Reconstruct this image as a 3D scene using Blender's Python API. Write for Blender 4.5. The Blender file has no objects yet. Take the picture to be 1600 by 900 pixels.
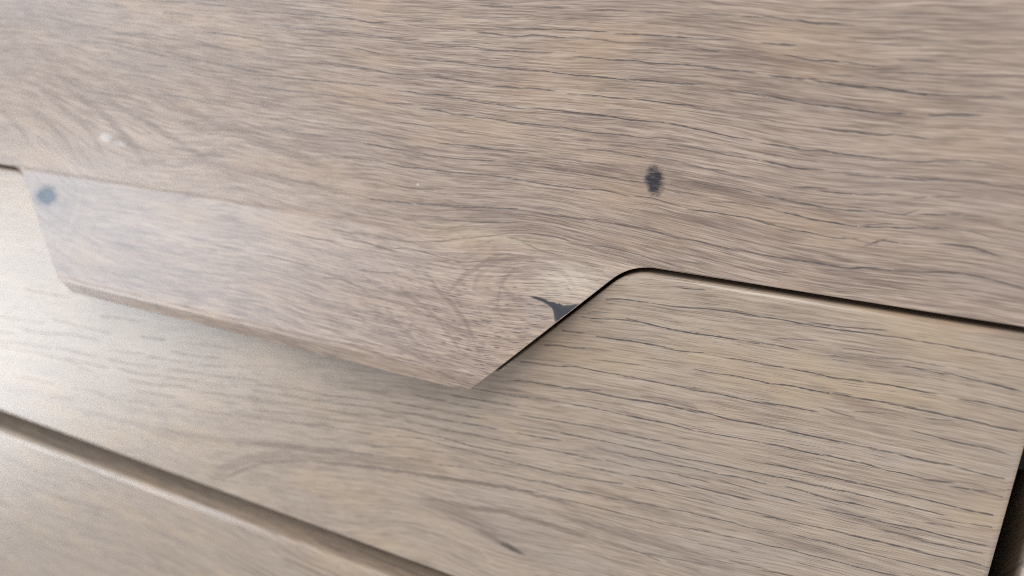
import bpy, bmesh, math, random
from mathutils import Vector, Matrix
from mathutils.geometry import tessellate_polygon

# ------------------------------------------------------------------ camera, light, exposure
ZO = 240.0                       # the front's reference line stands 240 mm above the chest's base
MM = 0.001
scene = bpy.context.scene
col = scene.collection

cam_data = bpy.data.cameras.new('camera')
cam = bpy.data.objects.new('camera', cam_data)
col.objects.link(cam)
right = Vector((0.89867679, 0.43794849, 0.02410715))
up = Vector((-0.165519, 0.28772277, 0.94330221))
back = Vector((0.4061816, -0.851714, 0.33105857))
m = Matrix((right, up, back)).transposed().to_4x4()
m.translation = Vector((63.5328, -149.31153, 50.69171 + ZO)) * MM
cam.matrix_world = m
cam_data.sensor_width = 36.0
cam_data.lens = 27.0
cam_data.clip_start = 0.005
cam_data.clip_end = 50.0
cam_data.dof.use_dof = True
cam_data.dof.focus_distance = 0.156
cam_data.dof.aperture_fstop = 11.0
scene.camera = cam

world = bpy.data.worlds.new('World')
scene.world = world
world.use_nodes = True
world.node_tree.nodes['Background'].inputs[0].default_value = (0.93, 0.96, 1.0, 1)
world.node_tree.nodes['Background'].inputs[1].default_value = 0.45


def area(name, loc, target, size, size_y, power, color):
    d = bpy.data.lights.new(name, 'AREA')
    d.shape = 'RECTANGLE'
    d.size, d.size_y, d.energy, d.color = size, size_y, power, color
    o = bpy.data.objects.new(name, d)
    col.objects.link(o)
    o.location = Vector(loc)
    o.rotation_euler = (Vector(target) - Vector(loc)).to_track_quat('-Z', 'Y').to_euler()
    return o


tgt = (-0.08, 0.0, ZO * MM - 0.03)
# window high on the left, ceiling glow from above, light thrown back by the bright floor on the left
area('window_light', (-1.75, -1.15, 0.85), tgt, 1.1, 1.0, 20.0, (0.68, 0.84, 1.0))
area('ceiling_light', (0.45, -1.3, 1.75), tgt, 1.3, 1.3, 38.0, (1.0, 0.97, 0.93))
area('floor_bounce_light', (-1.35, -0.75, -0.25), tgt, 0.9, 0.55, 8.8, (0.90, 0.95, 1.0))

scene.view_settings.view_transform = 'Standard'
scene.view_settings.look = 'None'
scene.view_settings.exposure = 0.06
scene.view_settings.gamma = 1.0
scene.render.engine = 'CYCLES'
scene.cycles.max_bounces = 6
scene.cycles.use_denoising = False
scene.cycles.pixel_filter_type = 'BLACKMAN_HARRIS'
scene.cycles.filter_width = 0.85


# ------------------------------------------------------------------ shader expression helper
class S:
    """a value socket (or number) with arithmetic that lays Math nodes"""
    nt = None

    def __init__(self, v): self.v = v

    @staticmethod
    def op(o, *a, clamp=False):
        n = S.nt.nodes.new('ShaderNodeMath')
        n.operation = o
        n.use_clamp = clamp
        for i, x in enumerate(a):
            x = x.v if isinstance(x, S) else x
            if isinstance(x, (int, float)):
                n.inputs[i].default_value = x
            else:
                S.nt.links.new(x, n.inputs[i])
        return S(n.outputs[0])

    def __add__(s, o): return S.op('ADD', s, o)
    __radd__ = __add__
    def __sub__(s, o): return S.op('SUBTRACT', s, o)
    def __rsub__(s, o): return S.op('SUBTRACT', o, s)
    def __mul__(s, o): return S.op('MULTIPLY', s, o)
    __rmul__ = __mul__
    def __truediv__(s, o): return S.op('DIVIDE', s, o)
    def __pow__(s, o): return S.op('POWER', s, o)
    def floor(s): return S.op('FLOOR', s)
    def abs(s): return S.op('ABSOLUTE', s)
    def clamp(s): return S.op('ADD', s, 0.0, clamp=True)
    def exp(s): return S.op('EXPONENT', s)
    def sqrt(s): return S.op('SQRT', s)
    def max(s, o): return S.op('MAXIMUM', s, o)
    def min(s, o): return S.op('MINIMUM', s, o)
    def lt(s, o): return S.op('LESS_THAN', s, o)
    def gt(s, o): return S.op('GREATER_THAN', s, o)


def vec(x, y, z=0.0):
    n = S.nt.nodes.new('ShaderNodeCombineXYZ')
    for i, a in enumerate((x, y, z)):
        a = a.v if isinstance(a, S) else a
        if isinstance(a, (int, float)):
            n.inputs[i].default_value = a
        else:
            S.nt.links.new(a, n.inputs[i])
    return n.outputs[0]


def noise(x, y, z=0.0, scale=1.0, detail=3.0, rough=0.55, dist=0.0):
    n = S.nt.nodes.new('ShaderNodeTexNoise')
    S.nt.links.new(vec(x, y, z), n.inputs['Vector'])
    n.inputs['Scale'].default_value = scale
    n.inputs['Detail'].default_value = detail
    n.inputs['Roughness'].default_value = rough
    n.inputs['Distortion'].default_value = dist
    return S(n.outputs['Fac'])


def white(x, y, z=0.0):
    n = S.nt.nodes.new('ShaderNodeTexWhiteNoise')
    n.noise_dimensions = '3D'
    S.nt.links.new(vec(x, y, z), n.inputs['Vector'])
    sp = S.nt.nodes.new('ShaderNodeSeparateXYZ')
    S.nt.links.new(n.outputs['Color'], sp.inputs[0])
    return [S(sp.outputs[i]) for i in range(3)]


def smooth(x, a, b):
    n = S.nt.nodes.new('ShaderNodeMapRange')
    n.interpolation_type = 'SMOOTHSTEP'
    S.nt.links.new(x.v, n.inputs[0])
    n.inputs[1].default_value, n.inputs[2].default_value = a, b
    return S(n.outputs[0])


def mix(f, a, b, blend='MIX'):
    n = S.nt.nodes.new('ShaderNodeMix')
    n.data_type = 'RGBA'
    n.blend_type = blend
    n.clamp_factor = True
    ff = f.v if isinstance(f, S) else f
    if isinstance(ff, (int, float)):
        n.inputs[0].default_value = ff
    else:
        S.nt.links.new(ff, n.inputs[0])
    for i, c in ((6, a), (7, b)):
        if isinstance(c, tuple):
            n.inputs[i].default_value = (*c, 1)
        else:
            S.nt.links.new(c, n.inputs[i])
    return n.outputs[2]


def gauss(u, v, a, b, su, sv):
    du, dv = (u - a) * (1.0 / su), (v - b) * (1.0 / sv)
    return (0.0 - du * du - dv * dv).exp()


def warp(u, v, lin, u0, v0, du, dv, nu, nv, cs):
    """course of the fibres: lines of equal value run along the grain and round the knots"""
    w = v + lin[0] * u / 100.0 + lin[1] * u * v / 5000.0
    su, sv = du * 1.15, dv * 1.15
    gu = [math.exp(-((u - u0 - i * du) / su) ** 2) for i in range(nu)]
    for j in range(nv):
        g = math.exp(-((v - v0 - j * dv) / sv) ** 2)
        if g > 1e-4:
            row = cs[j * nu:(j + 1) * nu]
            w += g * sum(p * q for p, q in zip(gu, row))
    return w


def dashes(u, w, h, length, thick, keep, seed, halo=None):
    """tapered dark pores lying along the grain, one at most per cell of a row"""
    r = w * (1.0 / h)
    row = r.floor()
    fr = r - row
    uu = u * (1.0 / length) + white(row, seed)[0] * 37.7
    cell = uu.floor()
    k = white(row, cell, seed + 0.5)
    k2 = white(cell, row, seed + 3.5)
    a = (uu - cell - 0.5) / (k[1] * 0.34 + 0.15)
    tap = (1.0 - a * a).max(0.0).sqrt()
    d = (fr - k[0] * 0.5 - 0.25).abs() * h
    th = tap * (k[2] * 0.7 + 0.4) * thick
    on = k2[0].lt(keep) * (k2[1] * 0.5 + 0.5) * (tap * 1.8).clamp()
    core = ((th - d) * (1.0 / (0.45 * thick)) + 0.2).clamp() * on
    if halo:
        return core, smooth(d * (1.0 / halo), 1.0, 0.0) * on
    return core


WARP_UPPER = ([3.892, 0.873], -210, -36, 20, 10, 17, 11,
    [-1.38, -2.56, -0.05, 1.86, 2.05, 1.78, 1.07, 0.52, 1.53, 1.28, 0.85, -0.21, -0.01, 0.77, 0.08, 0.09, 0.47, -0.23, -0.7, -0.02, 1.44, -0.92, 1.46, -0.31, 0.91, 0.46, -0.24, 1.57, -0.5, 0.01, 0.19, -0.09, 0.03, 0.04, -0.33, -2.67, 0.5, 1.2, 3.12, 1.04, 1.51, -0.23, 1.57, 1.04, 0.48, -0.63, 0.36, 0.45, 0.17, -0.21, 0.39, 0.55, -2.6, 1.19, 1.88, -1.41, 0.82, 1.5, -0.03, 1.73, -1.04, 4.23, -2.1, 0.66, -0.1, 0.15, -0.31, 0.35, -0.7, -0.62, -4.18, 7.51, 0.61, 4.06, -1.85, 2.91, -1.33, 4.28, -5.11, 2.13, -1.33, 1.87, -0.8, -0.13, 0.32, -0.17, -1.62, 0.21, -1.72, 2.0, 1.92, -0.6, 1.03, 0.21, -0.75, 2.11, -1.96, 0.4, -0.16, 0.97, -1.15, 1.17, 0.63, -2.11, -3.28, 1.95, -2.98, 1.85, -0.18, 1.17, -0.32, 1.55, -1.63, 1.13, -0.45, 0.46, -0.87, -2.3, 1.69, -0.11, -1.29, -0.94, -2.22, 2.31, -1.23, 0.83, -0.05, 0.22, -0.72, 1.29, -1.06, -0.39, 0.22, 0.43, -0.62, 0.29, -0.75, -0.51, -1.13, 1.11, -1.98, 0.31, 0.06, 0.03, 0.11, 0.63, -1.13, 0.42, -0.48, -0.98, 0.01, -1.71, 0.47, -0.25, -0.52, -0.26, -1.06, 0.76, 0.08, -0.51, 0.64, -0.42, -0.26, 0.69, -0.73, -0.46, 0.59, -0.97, 0.32, -0.3, -0.26, -0.89, -0.77, 0.06, -0.54, 0.08, 0.15, 0.37, 0.07, 0.38, -0.65, 0.01, -0.92, -0.44, -1.06, -0.97, -0.48])
WARP_LOWER = ([-9.356, 0.415], -250, -104, 24, 11, 16, 11,
    [-2.21, 0.01, -0.08, 0.94, 0.07, 0.74, -1.44, 1.89, 5.32, -7.68, 4.81, -2.76, 1.06, -0.61, 0.08, 1.53, -0.9, 0.49, -0.12, -0.28, 2.03, -3.33, 5.99, -3.56, 1.89, -1.69, 0.88, -0.98, 0.72, -0.44, 0.2, 0.26, -1.35, -0.2, 0.12, 1.42, -0.91, 1.97, 1.38, -0.71, 3.22, -6.26, 4.93, -2.95, 1.24, -1.01, 0.33, 1.02, -1.09, 0.25, 0.68, -0.98, 1.71, -0.61, 0.51, -0.29, -1.41, -1.28, 1.12, -1.63, 1.45, -0.91, 0.6, 0.05, -1.55, 0.8, -0.73, 0.19, 0.81, 0.18, 0.68, -0.58, 0.6, -0.39, -2.47, -0.18, 0.5, -1.65, 0.92, 0.52, -0.11, -1.23, 1.55, -1.04, 0.44, 0.06, -0.44, 0.17, -0.9, -1.83, 1.47, -0.96, -1.5, 1.75, -0.87, 0.4, -1.56, 1.07, -1.03, 0.55, 0.47, 0.32, 0.52, -0.68, 0.37, -0.47, -1.92, -0.58, 0.71, -2.04, 1.6, 0.01, -0.73, 0.0, 0.11, 0.17, -0.06, 0.21, -0.09, -0.23, 0.01, -1.96, 1.55, -2.6, 0.3, -0.48, 0.06, 0.7, -1.15, 0.55, -0.24, 0.29, 0.51, 0.4, 0.21, -0.16, -0.41, -0.07, -2.13, -0.46, -1.06, -0.27, -0.09, 1.33, -0.57, 0.18, -0.09, 0.18, 0.01, 0.08, 0.11, -0.34, 0.33, -1.46, 1.28, -1.88, -0.15, 0.29, -1.19, 1.56, -1.13, 0.61, 0.0, 0.48, 0.56, 0.59, 0.16, 0.0, -0.67, -0.28, -2.27, -0.17, -2.53, -0.52, -0.09, 1.45])
WARP_PLAIN = ([2.0, -0.6], -250, -190, 50.0, 22.0, 5, 4,
    [1.5, -2, -5, -3, 1, -4, -7, 2, 3, -2, 2, 5, -6, -2, 1, 0, 3, -3, 2, 1])


def wood(name, seed, contrast, light, mid, dark, pore_row, pore_keep, marks):
    mat = bpy.data.materials.new(name)
    mat.use_nodes = True
    nt = mat.node_tree
    S.nt = nt
    bsdf = nt.nodes['Principled BSDF']
    uvn = nt.nodes.new('ShaderNodeUVMap')
    uvn.uv_map = 'grain'
    sp = nt.nodes.new('ShaderNodeSeparateXYZ')
    nt.links.new(uvn.outputs[0], sp.inputs[0])
    u, v = S(sp.outputs[0]) * 1000.0, S(sp.outputs[1]) * 1000.0      # millimetres
    uvw = nt.nodes.new('ShaderNodeUVMap')
    uvw.uv_map = 'fibre'
    sp2 = nt.nodes.new('ShaderNodeSeparateXYZ')
    nt.links.new(uvw.outputs[0], sp2.inputs[0])
    w = S(sp2.outputs[1]) * 1000.0
    z = seed * 7.3
    # slow wander of the fibres, then their small waves
    w = w + (noise(u * 0.016, w * 0.05, z, detail=1) - 0.5) * 3.4
    w = w + (noise(u * 0.085, w * 0.22, z + 1, detail=3, rough=0.55) - 0.5) * 0.9
    broad = noise(u * 0.011, w * 0.2, z + 3, detail=2, rough=0.6)
    med = noise(u * 0.028, w * 0.8, z + 4, detail=4, rough=0.66)
    fine = noise(u * 0.105, w * 3.2, z + 5, detail=2, rough=0.75)
    blot = noise(u * 0.03, v * 0.09, z + 7, detail=2)
    val = (broad * 0.26 + med * 0.2 + fine * 1.08 - 0.77) * contrast + 0.5
    ramp = nt.nodes.new('ShaderNodeValToRGB')
    nt.links.new(val.v, ramp.inputs[0])
    e = ramp.color_ramp.elements
    e[0].position, e[0].color = 0.22, (*[x * 0.72 for x in dark], 1)
    e[1].position, e[1].color = 0.82, (*[min(x * 1.34, 0.8) for x in light], 1)
    for ps, cc in ((0.38, dark), (0.5, mid), (0.64, light)):
        el = e.new(ps)
        el.color = (*cc, 1)
    c = ramp.outputs[0]
    # yellowish and greyish patches in the print
    c = mix(smooth(blot, 0.5, 0.72) * 0.35, c, (light[0] * 1.04, light[1] * 0.93, light[2] * 0.76))
    c = mix(smooth(blot, 0.46, 0.25) * 0.3, c, (mid[0] * 0.92, mid[1] * 0.98, mid[2] * 1.1))
    for (a, b, ru, rv, amt, tint) in marks.get('tints', []):
        c = mix(gauss(u, v, a, b, ru, rv) * (fine * 1.4 + 0.2) * amt, c, tint)
    for (a, b, asp, freq, ru, rv, amt) in marks.get('rings', []):      # growth rings round a knot
        du, dv = (u - a) * (1.0 / asp), v - b
        d = (du * du + dv * dv).sqrt() + (noise(u * 0.07, v * 0.1, z + 30, detail=2) - 0.5) * 7.0 + (w - v) * 0.25
        rg = noise(d * freq, du * 0.06, z + 20 + a, detail=2, rough=0.6)
        mk = gauss(u, v, a, b, ru, rv) * smooth(d, 3.0, 8.0) * amt
        c = mix(smooth(rg, 0.5, 0.3) * mk, c, (dark[0] * 0.68, dark[1] * 0.66, dark[2] * 0.68))
        c = mix(smooth(rg, 0.53, 0.72) * mk * 0.8, c, (light[0] * 1.2, light[1] * 1.16, light[2] * 1.08))
    # pores
    zone = smooth(broad, 0.3, 0.62)
    at = nt.nodes.new('ShaderNodeAttribute')
    at.attribute_name = 'pore'
    big = S(at.outputs['Fac']).max(0.0)
    stain = (0.0 - S(at.outputs['Fac'])).clamp()
    c = mix(stain * (smooth(fine, 0.7, 0.35) * 0.4 + 0.6), c, (dark[0] * 0.78, dark[1] * 0.74, dark[2] * 0.76))
    if pore_keep:
        b1, halo = dashes(u, w, pore_row, 60.0, 0.2, pore_keep, seed + 11.0, 0.8)
        b2, halo2 = dashes(u, w + 0.9, pore_row * 1.31, 28.0, 0.18, pore_keep * 0.85, seed + 17.0, 0.5)
        big = b1.max(b2)
        c = mix(halo.max(halo2) * 0.3, c, (dark[0] * 0.72, dark[1] * 0.72, dark[2] * 0.78))
    small = dashes(u, w, 0.56, 6.5, 0.08, 0.5, seed + 23.0) * (zone * 0.6 + 0.4)
    if 'dense' in marks:
        dz = gauss(u, v, *marks['dense'])
        tiny = dashes(u, w + 0.3, 0.42, 3.2, 0.13, 0.62, seed + 29.0) * (dz * 1.25 + 0.1)
        small = (small * 0.7 * (1.0 + dz * 0.4)).max(tiny)
    brk = smooth(fine, 0.62, 0.46) * 0.5 + 0.5
    pores = big.max(small * brk * 0.85).clamp()
    c = mix(pores * 0.92, c, (0.052, 0.044, 0.047))
    c = mix((S(at.outputs['Fac']) - 1.0).clamp() * (smooth(fine, 0.75, 0.55) * 0.3 + 0.7), c, (0.012, 0.014, 0.022))
    fib = noise(u * 0.3, w * 3.0, z + 13, detail=3, rough=0.7) if marks else None
    for (a, b, ru, rv, rot, amt) in marks.get('knots', []):
        ca, sa = math.cos(math.radians(rot)), math.sin(math.radians(rot))
        du, dv = u - a, v - b
        p, q = (du * ca + dv * sa) * (1.0 / ru), (dv * ca - du * sa) * (1.0 / rv)
        d = (p * p + q * q).sqrt()
        ring = gauss(u, v, a, b, ru * 3.2, rv * 1.9)
        c = mix(ring * (fib * 1.2 - 0.25).clamp() * 0.7, c, (dark[0] * 0.62, dark[1] * 0.62, dark[2] * 0.7))
        d = d + (noise(u * 0.9, v * 0.9, z + 14, detail=3) - 0.5) * 0.9 + (fib - 0.5) * 0.7
        core = smooth(d, 1.3, 0.5) * (smooth(fib, 0.66, 0.5) * 0.4 + 0.6) * amt
        c = mix(core, c, (0.012, 0.013, 0.022))
    for (a, b, ru, rv, amt) in marks.get('specks', []):
        du, dv = (u - a) * (1.0 / ru), (v - b) * (1.0 / rv)
        d = (du * du + dv * dv).sqrt() + (noise(u * 0.5, v * 0.8, z + 18, detail=2) - 0.5) * 0.9
        c = mix(smooth(d, 1.1, 0.4) * amt, c, (0.74, 0.76, 0.80))
    nt.links.new(c, bsdf.inputs['Base Color'])
    rgh = 0.33 + pores * 0.22 + (fine - 0.5) * 0.2
    nt.links.new(rgh.v, bsdf.inputs['Roughness'])
    bsdf.inputs['IOR'].default_value = 1.5
    bsdf.inputs['Coat Weight'].default_value = 0.14
    bsdf.inputs['Coat Roughness'].default_value = 0.32
    bp = nt.nodes.new('ShaderNodeBump')
    bp.inputs['Strength'].default_value = 0.5
    bp.inputs['Distance'].default_value = 0.00006
    nt.links.new((fine - big * 1.2).v, bp.inputs['Height'])
    nt.links.new(bp.outputs[0], bsdf.inputs['Normal'])
    return mat


M_UP = wood('oak_print_upper', 1.0, 0.72, (0.425, 0.328, 0.262), (0.312, 0.232, 0.184), (0.20, 0.144, 0.115), 2.6, 0,
            dict(dense=(-12, -16, 40, 17), 
                 knots=[(23.2, 20.8, 1.9, 3.0, 8, 0.95), (-165.7, -4.6, 5.2, 3.2, 0, 1.0)],
                 rings=[(2.0, -9.0, 1.5, 0.6, 17, 10, 0.4), (-166.0, -6.0, 1.5, 0.45, 30, 17, 0.16)],
                 tints=[(7.0, -3.0, 8, 4.5, 0.5, (0.56, 0.49, 0.40)), (-12, 4.0, 14, 1.6, 0.5, (0.56, 0.46, 0.33)),
                        (1.0, -10.5, 5, 2.5, 0.35, (0.26, 0.22, 0.21))],
                 specks=[(-138.3, 15.6, 3.2, 1.5, 0.33), (-133.0, 14.3, 3.6, 1.1, 0.18), (-32.6, 13.8, 0.45, 0.4, 0.4)]))
M_LO = wood('oak_print_lower', 2.0, 0.58, (0.436, 0.349, 0.274), (0.34, 0.264, 0.205), (0.232, 0.174, 0.135), 2.7, 0,
            dict(knots=[(-5.8, -78.2, 3.6, 0.9, -10, 0.65)],
                 rings=[(-36, -84, 4.2, 0.5, 62, 11, 0.25)],
                 tints=[(-16, -74.5, 13, 2.5, 0.4, (0.25, 0.20, 0.18))]))
M_BO = wood('oak_print_bottom', 3.0, 0.6, (0.436, 0.349, 0.274), (0.343, 0.266, 0.207), (0.238, 0.179, 0.139), 2.7, 0.5, dict())
M_CA = wood('oak_print_carcass', 4.0, 0.6, (0.436, 0.349, 0.274), (0.343, 0.266, 0.207), (0.238, 0.179, 0.139), 2.7, 0.5, dict())


def plain(name, colour, rough):
    mat = bpy.data.materials.new(name)
    mat.use_nodes = True
    nt = mat.node_tree
    S.nt = nt
    b = nt.nodes['Principled BSDF']
    tc = nt.nodes.new('ShaderNodeTexCoord')
    n = nt.nodes.new('ShaderNodeTexNoise')
    n.inputs['Scale'].default_value = 900
    nt.links.new(tc.outputs['Object'], n.inputs['Vector'])
    c = mix(S(n.outputs['Fac']), tuple(x * 0.8 for x in colour), tuple(x * 1.2 for x in colour))
    nt.links.new(c, b.inputs['Base Color'])
    b.inputs['Roughness'].default_value = rough
    return mat


M_PLASTIC = plain('dark_plastic', (0.005, 0.006, 0.009), 0.45)
M_BOARD = plain('raw_board', (0.06, 0.05, 0.042), 0.8)


# ------------------------------------------------------------------ geometry helpers (all in mm, elevation x-z)
def fillet(pts):
    """pts: (x, z, radius); rounds each corner of a closed outline"""
    out = []
    n = len(pts)
    for i in range(n):
        p = Vector(pts[i][:2])
        r = pts[i][2]
        if r <= 0:
            out.append(p)
            continue
        a = (Vector(pts[i - 1][:2]) - p).normalized()
        b = (Vector(pts[(i + 1) % n][:2]) - p).normalized()
        half = a.angle(b) / 2
        d = r / math.tan(half)
        cen = p + (a + b).normalized() * (r / math.sin(half))
        s, e = p + a * d - cen, p + b * d - cen
        ang = s.angle_signed(e)
        k = max(4, int(abs(ang) / math.radians(4)))
        for j in range(k + 1):
            t = -ang * j / k
            out.append(cen + Vector((s.x * math.cos(t) - s.y * math.sin(t), s.x * math.sin(t) + s.y * math.cos(t))))
    return out


def out_normals(pts):
    """mitred outward normals of a counter-clockwise outline (length 1/cos of the half turn)"""
    res = []
    n = len(pts)
    for i in range(n):
        e1 = (pts[i] - pts[i - 1]).normalized()
        e2 = (pts[(i + 1) % n] - pts[i]).normalized()
        n1, n2 = Vector((e1.y, -e1.x)), Vector((e2.y, -e2.x))
        b = (n1 + n2).normalized()
        res.append(b * min(1.6, 1.0 / max(0.5, b.dot(n1))))
    return res


def slab(outline, r, T, cuts=(), grid=None):
    """a slab with rolled-over front edge; returns bmesh with layers: ang, ox, oz (normal data)"""
    bm = bmesh.new()
    la, lx, lz = (bm.verts.layers.float.new(k) for k in ('ang', 'ox', 'oz'))
    uvl = bm.loops.layers.uv.new('grain')
    fu, fv = bm.verts.layers.float.new('fu'), bm.verts.layers.float.new('fv')
    nrm = out_normals(outline)
    rr = [r(p, n) if callable(r) else r for p, n in zip(outline, nrm)]
    inner = [p - n * q for p, n, q in zip(outline, nrm, rr)]
    rings = []
    tris = []
    K = 7
    spec = [(math.pi / 2 * k / K, None) for k in range(K + 1)] + [(math.pi / 2, T)]
    for a, wall in spec:
        ring = []
        for p, n, r in zip(inner, nrm, rr):
            off = r * math.sin(a)
            y = wall if wall else r * (1 - math.cos(a))
            ext = r * a if not wall else r * math.pi / 2 + (T - r)
            q = p + n * off
            vt = bm.verts.new((q.x, y, q.y))
            vt[la], vt[lx], vt[lz] = a, n.normalized().x, n.normalized().y
            vt[fu], vt[fv] = p.x + n.x * ext, p.y + n.y * ext
            ring.append(vt)
        rings.append(ring)
    n = len(outline)
    for tri in tessellate_polygon([[Vector((p.x, p.y, 0)) for p in inner]]):
        tri = list(tri)
        a3, b3, c3 = (inner[i] for i in tri)
        if (b3 - a3).cross(c3 - a3) < 0:
            tri.reverse()
        bm.faces.new([rings[0][i] for i in tri])
        tris.append(tri)
    for r0, r1 in zip(rings, rings[1:]):
        for i in range(n):
            j = (i + 1) % n
            bm.faces.new((r0[j], r0[i], r1[i], r1[j]))
    capr = []
    for vt in rings[-1]:
        c = bm.verts.new(vt.co)
        c[la], c[fu], c[fv] = math.pi, vt[fu], vt[fv]
        capr.append(c)
    for tri in tris:
        bm.faces.new([capr[i] for i in reversed(tri)])
    if grid:                        # a grid of points that carries the course of the fibres
        x0, x1, z0, z1 = grid
        front = [f for f in bm.faces if all(q[la] == 0 for q in f.verts)]
        for axis, lo, hi, step in ((0, x0, x1, 5.0), (2, z0, z1, 3.5)):
            q = lo
            while q < hi:
                front = [f for f in bm.faces if all(p[la] < 1e-6 for p in f.verts)]
                g = set(front)
                for f in front:
                    g.update(f.verts)
                    g.update(f.edges)
                pc, pn = [0, 0, 0], [0, 0, 0]
                pc[axis], pn[axis] = q, 1
                bmesh.ops.bisect_plane(bm, geom=list(g), dist=1e-5, plane_co=pc, plane_no=pn)
                q += step
    for zc in cuts:
        bmesh.ops.bisect_plane(bm, geom=bm.verts[:] + bm.edges[:] + bm.faces[:], dist=1e-5, plane_co=(0, 0, zc), plane_no=(0, 0, 1))
    return bm


def bend_none(x, y, z, T): return y, 0.0, z


def lay_pores(lines, place, keep, co, nn, uv, depth, faces):
    """dark pores printed into the face: hair-thin strips along the traced grain lines, tapering at both ends"""
    rnd = random.Random(7)
    lines, patches, figure = lines
    strips = []
    todo = [(ln[0], None, ln[1:]) for ln in lines] + [(ln[0], ln[1], ln[2:]) for ln in figure]
    for num, (strength, broad, ln) in enumerate(todo):
        lift = 0.0001 * num if broad is None else -0.008 + 0.0001 * (num - len(lines))
        pts = [Vector((ln[i], ln[i + 1])) for i in range(0, len(ln), 2)]
        if broad is None:                   # the pore thins out a little beyond the traced ends
            pts = [pts[0] - (pts[1] - pts[0]).normalized() * 1.6] + pts + [pts[-1] + (pts[-1] - pts[-2]).normalized() * 1.6]
        path = []
        for i in range(len(pts) - 1):
            p0, p1, p2 = pts[max(i - 1, 0)], pts[i], pts[i + 1]
            p3 = pts[min(i + 2, len(pts) - 1)]
            n = max(2, round((p2 - p1).length / 0.9))
            for k in range(n):
                t = k / n
                path.append(0.5 * ((2 * p1) + (p2 - p0) * t + (2 * p0 - 5 * p1 + 4 * p2 - p3) * t * t + (3 * p1 - p0 - 3 * p2 + p3) * t * t * t))
        path.append(pts[-1])
        m = len(path)
        wid = broad or (0.12 + 0.095 * rnd.random()) * (0.6 + 0.45 * strength)
        fade = 2.2 if broad is None else 9.0
        walk, rows = 0.0, []
        for i, p in enumerate(path):
            walk = walk * 0.75 + rnd.uniform(-0.06, 0.06) * (1.0 if broad is None else 4.0)
            f = i / (m - 1)
            tap = min(1.0, (f * m * 0.9 / fade) ** 0.6, ((1 - f) * m * 0.9 / fade) ** 0.6)
            dirv = (path[min(i + 1, m - 1)] - path[max(i - 1, 0)]).normalized()
            side = Vector((-dirv.y, dirv.x))
            hw = wid * (0.5 + 0.5 * tap) * (rnd.uniform(0.65, 1.35) if broad is None else 1.0)
            amt = strength ** 0.8 * (0.25 + 0.75 * tap if 0 < i < m - 1 else 0.0) * (rnd.choice((1.0, 1.0, 0.95, 0.85, 0.7)) if broad is None else -1.0)
            row = []
            for o, d in ((1, 0.0), (0.55, 0.92), (0, 1.0), (-0.55, 0.92), (-1, 0.0)):
                q = p + side * (hw * o) + Vector((0, walk))
                pl = place(q.x, q.y)
                row.append(None if pl is None else (pl[0] + pl[1] * lift, pl[1], (q.x, q.y), d * amt))
            rows.append(row)
        strips.append(rows)
    for pat in patches:                     # dark blots: rows of (u v) on one rim and (u v) on the other
        rows = []
        for i, (a, b, c, d) in enumerate(pat):
            row = []
            for t, e in ((-0.1, 0.0), (0.1, 0.9), (0.5, 1.0), (0.9, 0.92), (1.1, 0.0)):
                q = Vector((a, b)).lerp(Vector((c, d)), t)
                pl = place(q.x, q.y)
                for _ in range(30):             # stop at the board's edge
                    if pl is None:
                        q.x -= 0.1
                        pl = place(q.x, q.y)
                row.append(None if pl is None else (pl[0] + pl[1] * 0.05, pl[1], (q.x, q.y), 2.0 * e if i else 0.0))
            rows.append(row)
        strips.append(rows)
    for rows in strips:
        for r0, r1 in zip(rows, rows[1:]):
            if any(c is None for c in r0 + r1):
                continue
            if keep and not keep(r0[2][0].z):
                continue
            base = len(co)
            for pos, nv, q, d in r0 + r1:
                co.append((pos.x * MM, pos.y * MM, (pos.z + ZO) * MM))
                nn.append(nv)
                uv.append((q[0] * MM, q[1] * MM))
                depth.append(d)
            for k in range(4):
                faces.append([base + k, base + k + 1, base + 6 + k, base + 5 + k])


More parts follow.
